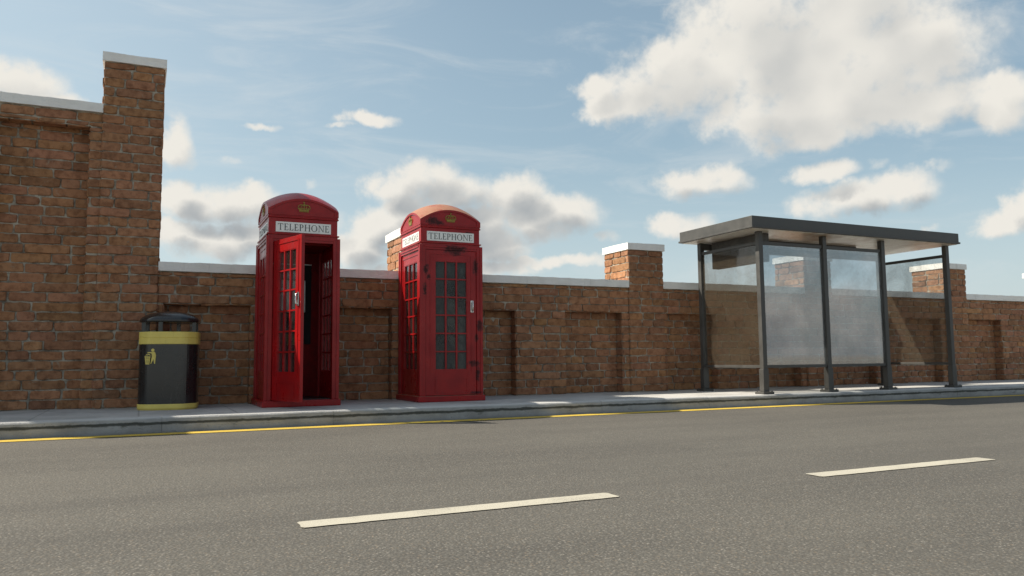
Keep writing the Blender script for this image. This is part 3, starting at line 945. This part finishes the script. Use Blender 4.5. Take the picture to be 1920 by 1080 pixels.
BLOBS = [(46.2, 20.5, 7.6, 4.1), (42.6, 22.3, 5.3, 2.8), (38.8, 19.8, 5.2, 2.6), (35.5, 18.6, 3.6, 1.7), (32.0, 19.3, 1.7, 1.0), (32.4, 18.0, 1.8, 1.0), (50.9, 19.3, 5.9, 3.6), (54.1, 19.7, 2.7, 2.2), (48.1, 16.7, 7.6, 1.9), (47.1, 15.2, 3.7, 1.1), (53.9, 16.0, 4.4, 1.5), (57.7, 15.2, 1.7, 1.4), (58.5, 16.2, 1.4, 1.1), (43.9, 16.6, 4.2, 1.6), (49.8, 23.4, 4.8, 2.2), (38.1, 21.1, 3.0, 1.6), (39.2, 12.4, 3.2, 1.0), (40.3, 12.8, 2.0, 0.8), (49.6, 10.6, 4.0, 1.2), (52.4, 10.7, 1.9, 1.2), (47.2, 12.6, 2.1, 0.6), (54.4, 12.1, 1.1, 0.6), (50.5, 12.6, 1.2, 0.5), (37.5, 9.3, 1.9, 0.9), (58.8, 9.2, 0.9, 1.3), (57.7, 8.0, 1.7, 0.8), (53.5, 8.2, 0.8, 0.3), (18.7, 13.1, 2.7, 1.4), (21.0, 12.2, 3.2, 1.4), (16.5, 12.5, 2.4, 1.1), (25.5, 11.9, 2.7, 1.5), (28.5, 10.6, 2.8, 1.5), (26.9, 9.8, 3.1, 1.1), (23.0, 9.9, 3.5, 1.5), (24.1, 8.3, 2.7, 1.3), (31.8, 8.8, 1.2, 0.6), (15.2, 9.6, 2.3, 1.3), (17.5, 10.6, 2.3, 1.5), (13.7, 7.9, 1.9, 1.2), (5.6, 10.8, 2.9, 1.2), (3.2, 10.3, 2.1, 1.0), (7.0, 11.4, 1.6, 0.9), (4.3, 8.2, 3.0, 1.2), (1.9, 8.6, 1.5, 0.9), (6.4, 8.8, 2.1, 1.1), (1.9, 10.9, 1.5, 1.2), (9.9, 9.7, 2.6, 1.5), (1.6, 14.6, 1.0, 1.5), (2.3, 13.6, 0.9, 0.7), (5.2, 13.8, 1.0, 0.4), (10.8, 12.5, 0.5, 0.6), (14.8, 17.1, 1.9, 0.5), (13.0, 16.5, 1.5, 0.3), (7.6, 16.4, 1.5, 0.3), (-7.7, 17.3, 2.3, 1.2), (-6.0, 16.6, 1.8, 0.6), (-2.3, 9.0, 2.9, 2.1), (-4.8, 11.9, 2.4, 1.3), (12.2, 6.0, 4.5, 0.8), (21.0, 6.6, 5.9, 0.6), (29.2, 7.1, 3.5, 0.5)]
SKY = .085
def make_world():
    w = bpy.data.worlds.new('World'); sc.world = w; w.use_nodes = True
    w.node_tree.nodes.clear()
    t = NT(w.node_tree)
    # cloud density group: direction -> density
    g = bpy.data.node_groups.new('cloud_density', 'ShaderNodeTree')
    g.interface.new_socket('Vector', in_out='INPUT', socket_type='NodeSocketVector')
    g.interface.new_socket('Density', in_out='OUTPUT', socket_type='NodeSocketFloat')
    g.interface.new_socket('Soft', in_out='OUTPUT', socket_type='NodeSocketFloat')
    gt = NT(g)
    gi = gt.new('NodeGroupInput'); go = gt.new('NodeGroupOutput')
    d = gt.v('NORMALIZE', gi.outputs[0])
    sx = gt.new('ShaderNodeSeparateXYZ'); gt.l.new(d, sx.inputs[0])
    az = gt.m('MULTIPLY', gt.m('ARCTAN2', sx.outputs[0], sx.outputs[1]), 180/math.pi)
    el = gt.m('MULTIPLY', gt.m('ARCSINE', sx.outputs[2]), 180/math.pi)
    wv = gt.noise(d, 14, 5, .6, col=True)
    ww = gt.v('MULTIPLY', gt.v('SUBTRACT', wv, (.5, .5, .5)), (3.6, 2.4, 0))
    cv = gt.new('ShaderNodeCombineXYZ'); gt.l.new(az, cv.inputs[0]); gt.l.new(el, cv.inputs[1])
    ae = gt.v('ADD', cv.outputs[0], ww)
    acc = None
    for (a, e, ra, re) in BLOBS:
        q = gt.v('MULTIPLY_ADD', ae, (1/ra, 1/re, 0), (-a/ra, -e/re, 0))
        dd = gt.v('DOT_PRODUCT', q, q)
        if ra <= 1.6 and re <= .75: dd = gt.m('ADD', dd, 1.0)       # thin puffs stay wispy
        acc = dd if acc is None else gt.m('SMOOTH_MIN', acc, dd, .35)
    v = gt.m('SUBTRACT', 1.0, acc)
    v = gt.m('MAXIMUM', v, -2.0)
    # other clouds all round the sky, away from the part described above
    bn = gt.noise(gt.scale(d, (1, 1, 2.4)), 3.2, 5, .55)
    gen = gt.m('MULTIPLY', gt.m('SUBTRACT', bn, .58), 8.0)
    inside = gt.m('MULTIPLY', gt.ss(az, -16, -10), gt.ss(az, 68, 62))
    inside = gt.m('MULTIPLY', inside, gt.ss(el, 32, 27))
    gen = gt.m('SUBTRACT', gen, gt.m('MULTIPLY', inside, 6.0))
    gen = gt.m('SUBTRACT', gen, gt.ss(el, 40, 75, 0, 3))
    v = gt.m('MAXIMUM', v, gen)
    v0_ = gt.m('MINIMUM', v, .9)
    n1 = gt.noise(d, 28, 8, .52)
    n2 = gt.noise(d, 90, 5, .55)
    v = gt.m('ADD', gt.m('MINIMUM', v, .9), gt.m('MULTIPLY', gt.m('SUBTRACT', n1, .5), 2.7))
    v = gt.m('ADD', v, gt.m('MULTIPLY', gt.m('SUBTRACT', n2, .5), .9))
    gt.l.new(v, go.inputs[0])
    gt.l.new(gt.m('ADD', v0_, gt.m('MULTIPLY', gt.m('SUBTRACT', gt.noise(d, 15, 1.5, .45), .5), 2.6)), go.inputs[1])

    d = t.new('ShaderNodeTexCoord').outputs['Generated']
    def dens(vec):
        nd = t.new('ShaderNodeGroup'); nd.node_tree = g; t.l.new(vec, nd.inputs[0]); return nd.outputs
    D0, S0 = dens(d)
    sh = Vector((-.62, .10, .78)).normalized()*.028
    D1 = dens(t.v('ADD', d, tuple(sh)))[1]
    elv = t.new('ShaderNodeSeparateXYZ'); t.l.new(d, elv.inputs[0]); elv = elv.outputs[2]
    mask = t.m('POWER', t.ss(D0, -1.05, .75), 1.35)
    dark = t.m('ADD', t.m('MULTIPLY', t.ss(D1, -.2, 1.4), .80), t.m('MULTIPLY', t.ss(D0, .9, 2.4), .10))
    soft = t.noise(d, 11, 4, .5)
    dark = t.m('MULTIPLY', dark, t.ss(elv, .26, .17, .62, 1.25))
    dark = t.m('MULTIPLY', dark, t.ss(soft, .3, .7, .7, 1.15))
    sx = t.new('ShaderNodeSeparateXYZ'); t.l.new(d, sx.inputs[0])
    white = (.585/SKY, .565/SKY, .52/SKY); grey = (.26/SKY, .28/SKY, .295/SKY)
    cc = t.mix(t.m('MINIMUM', dark, 1.0), white, grey)
    sky = t.new('ShaderNodeTexSky', sky_type='NISHITA'); sky.sun_disc = False
    sky.sun_elevation = sun_el; sky.sun_rotation = sun_az
    sky.air_density = 1.0; sky.dust_density = 2.5; sky.ozone_density = 1.0
    # thin cirrus veil
    ci = t.noise(t.scale(d, (2.2, 5.0, 13.0)), 1.4, 7, .62, 1.2)
    veil = t.m('MULTIPLY', t.ss(ci, .46, .80), .38)
    veil = t.m('MULTIPLY', veil, t.ss(sx.outputs[2], .02, .15))
    azw = t.m('MULTIPLY', t.m('ARCTAN2', sx.outputs[0], sx.outputs[1]), 180/math.pi)
    hz = t.m('MULTIPLY', t.ss(azw, -75, -15), t.ss(azw, 150, 30))
    hz = t.m('MULTIPLY', hz, t.ss(sx.outputs[2], .95, .0, .10, .48))
    base = t.mix(1.0, sky.outputs[0], (.90, 1.03, .99, 1), 'MULTIPLY')
    base = t.mix(hz, base, (.37/SKY, .47/SKY, .51/SKY))
    base = t.mix(t.ss(azw, 32, -14, 0, .27), base, (.50/SKY, .56/SKY, .58/SKY))
    low = t.ss(sx.outputs[2], .28, .0, 0, .55)
    base = t.mix(low, base, (.50/SKY, .555/SKY, .57/SKY))
    c = t.mix(veil, base, (.50/SKY, .52/SKY, .52/SKY))
    c = t.mix(mask, c, cc)
    bg = t.new('ShaderNodeBackground'); t.l.new(c, bg.inputs[0]); bg.inputs[1].default_value = SKY
    out = t.new('ShaderNodeOutputWorld'); t.l.new(bg.outputs[0], out.inputs[0])
    w.cycles.sampling_method = 'MANUAL'; w.cycles.sample_map_resolution = 512
make_world()

# ------------------------------------------------------------------ camera
cd = bpy.data.cameras.new('camera'); co = bpy.data.objects.new('camera', cd); link(co)
cd.sensor_width = 36.0; cd.lens = 27.598; cd.clip_start = .05; cd.clip_end = 5000
yaw, pit, rol = .4412, .0908, -.0099
fwd = Vector((math.sin(yaw)*math.cos(pit), math.cos(yaw)*math.cos(pit), math.sin(pit)))
right = Vector((math.cos(yaw), -math.sin(yaw), 0)); up = right.cross(fwd)
r_ = right*math.cos(rol)+up*math.sin(rol); u_ = -right*math.sin(rol)+up*math.cos(rol)
m3 = Matrix((r_, u_, -fwd)).transposed()
co.matrix_world = Matrix.Translation((0, 0, .5058)) @ m3.to_4x4()
sc.camera = co
sc.view_settings.view_transform = 'Standard'
sc.view_settings.look = 'None'
sc.view_settings.exposure = 0.55
sc.view_settings.gamma = 1.0
sc.cycles.max_bounces = 8; sc.cycles.transparent_max_bounces = 16
sc.cycles.use_denoising = True
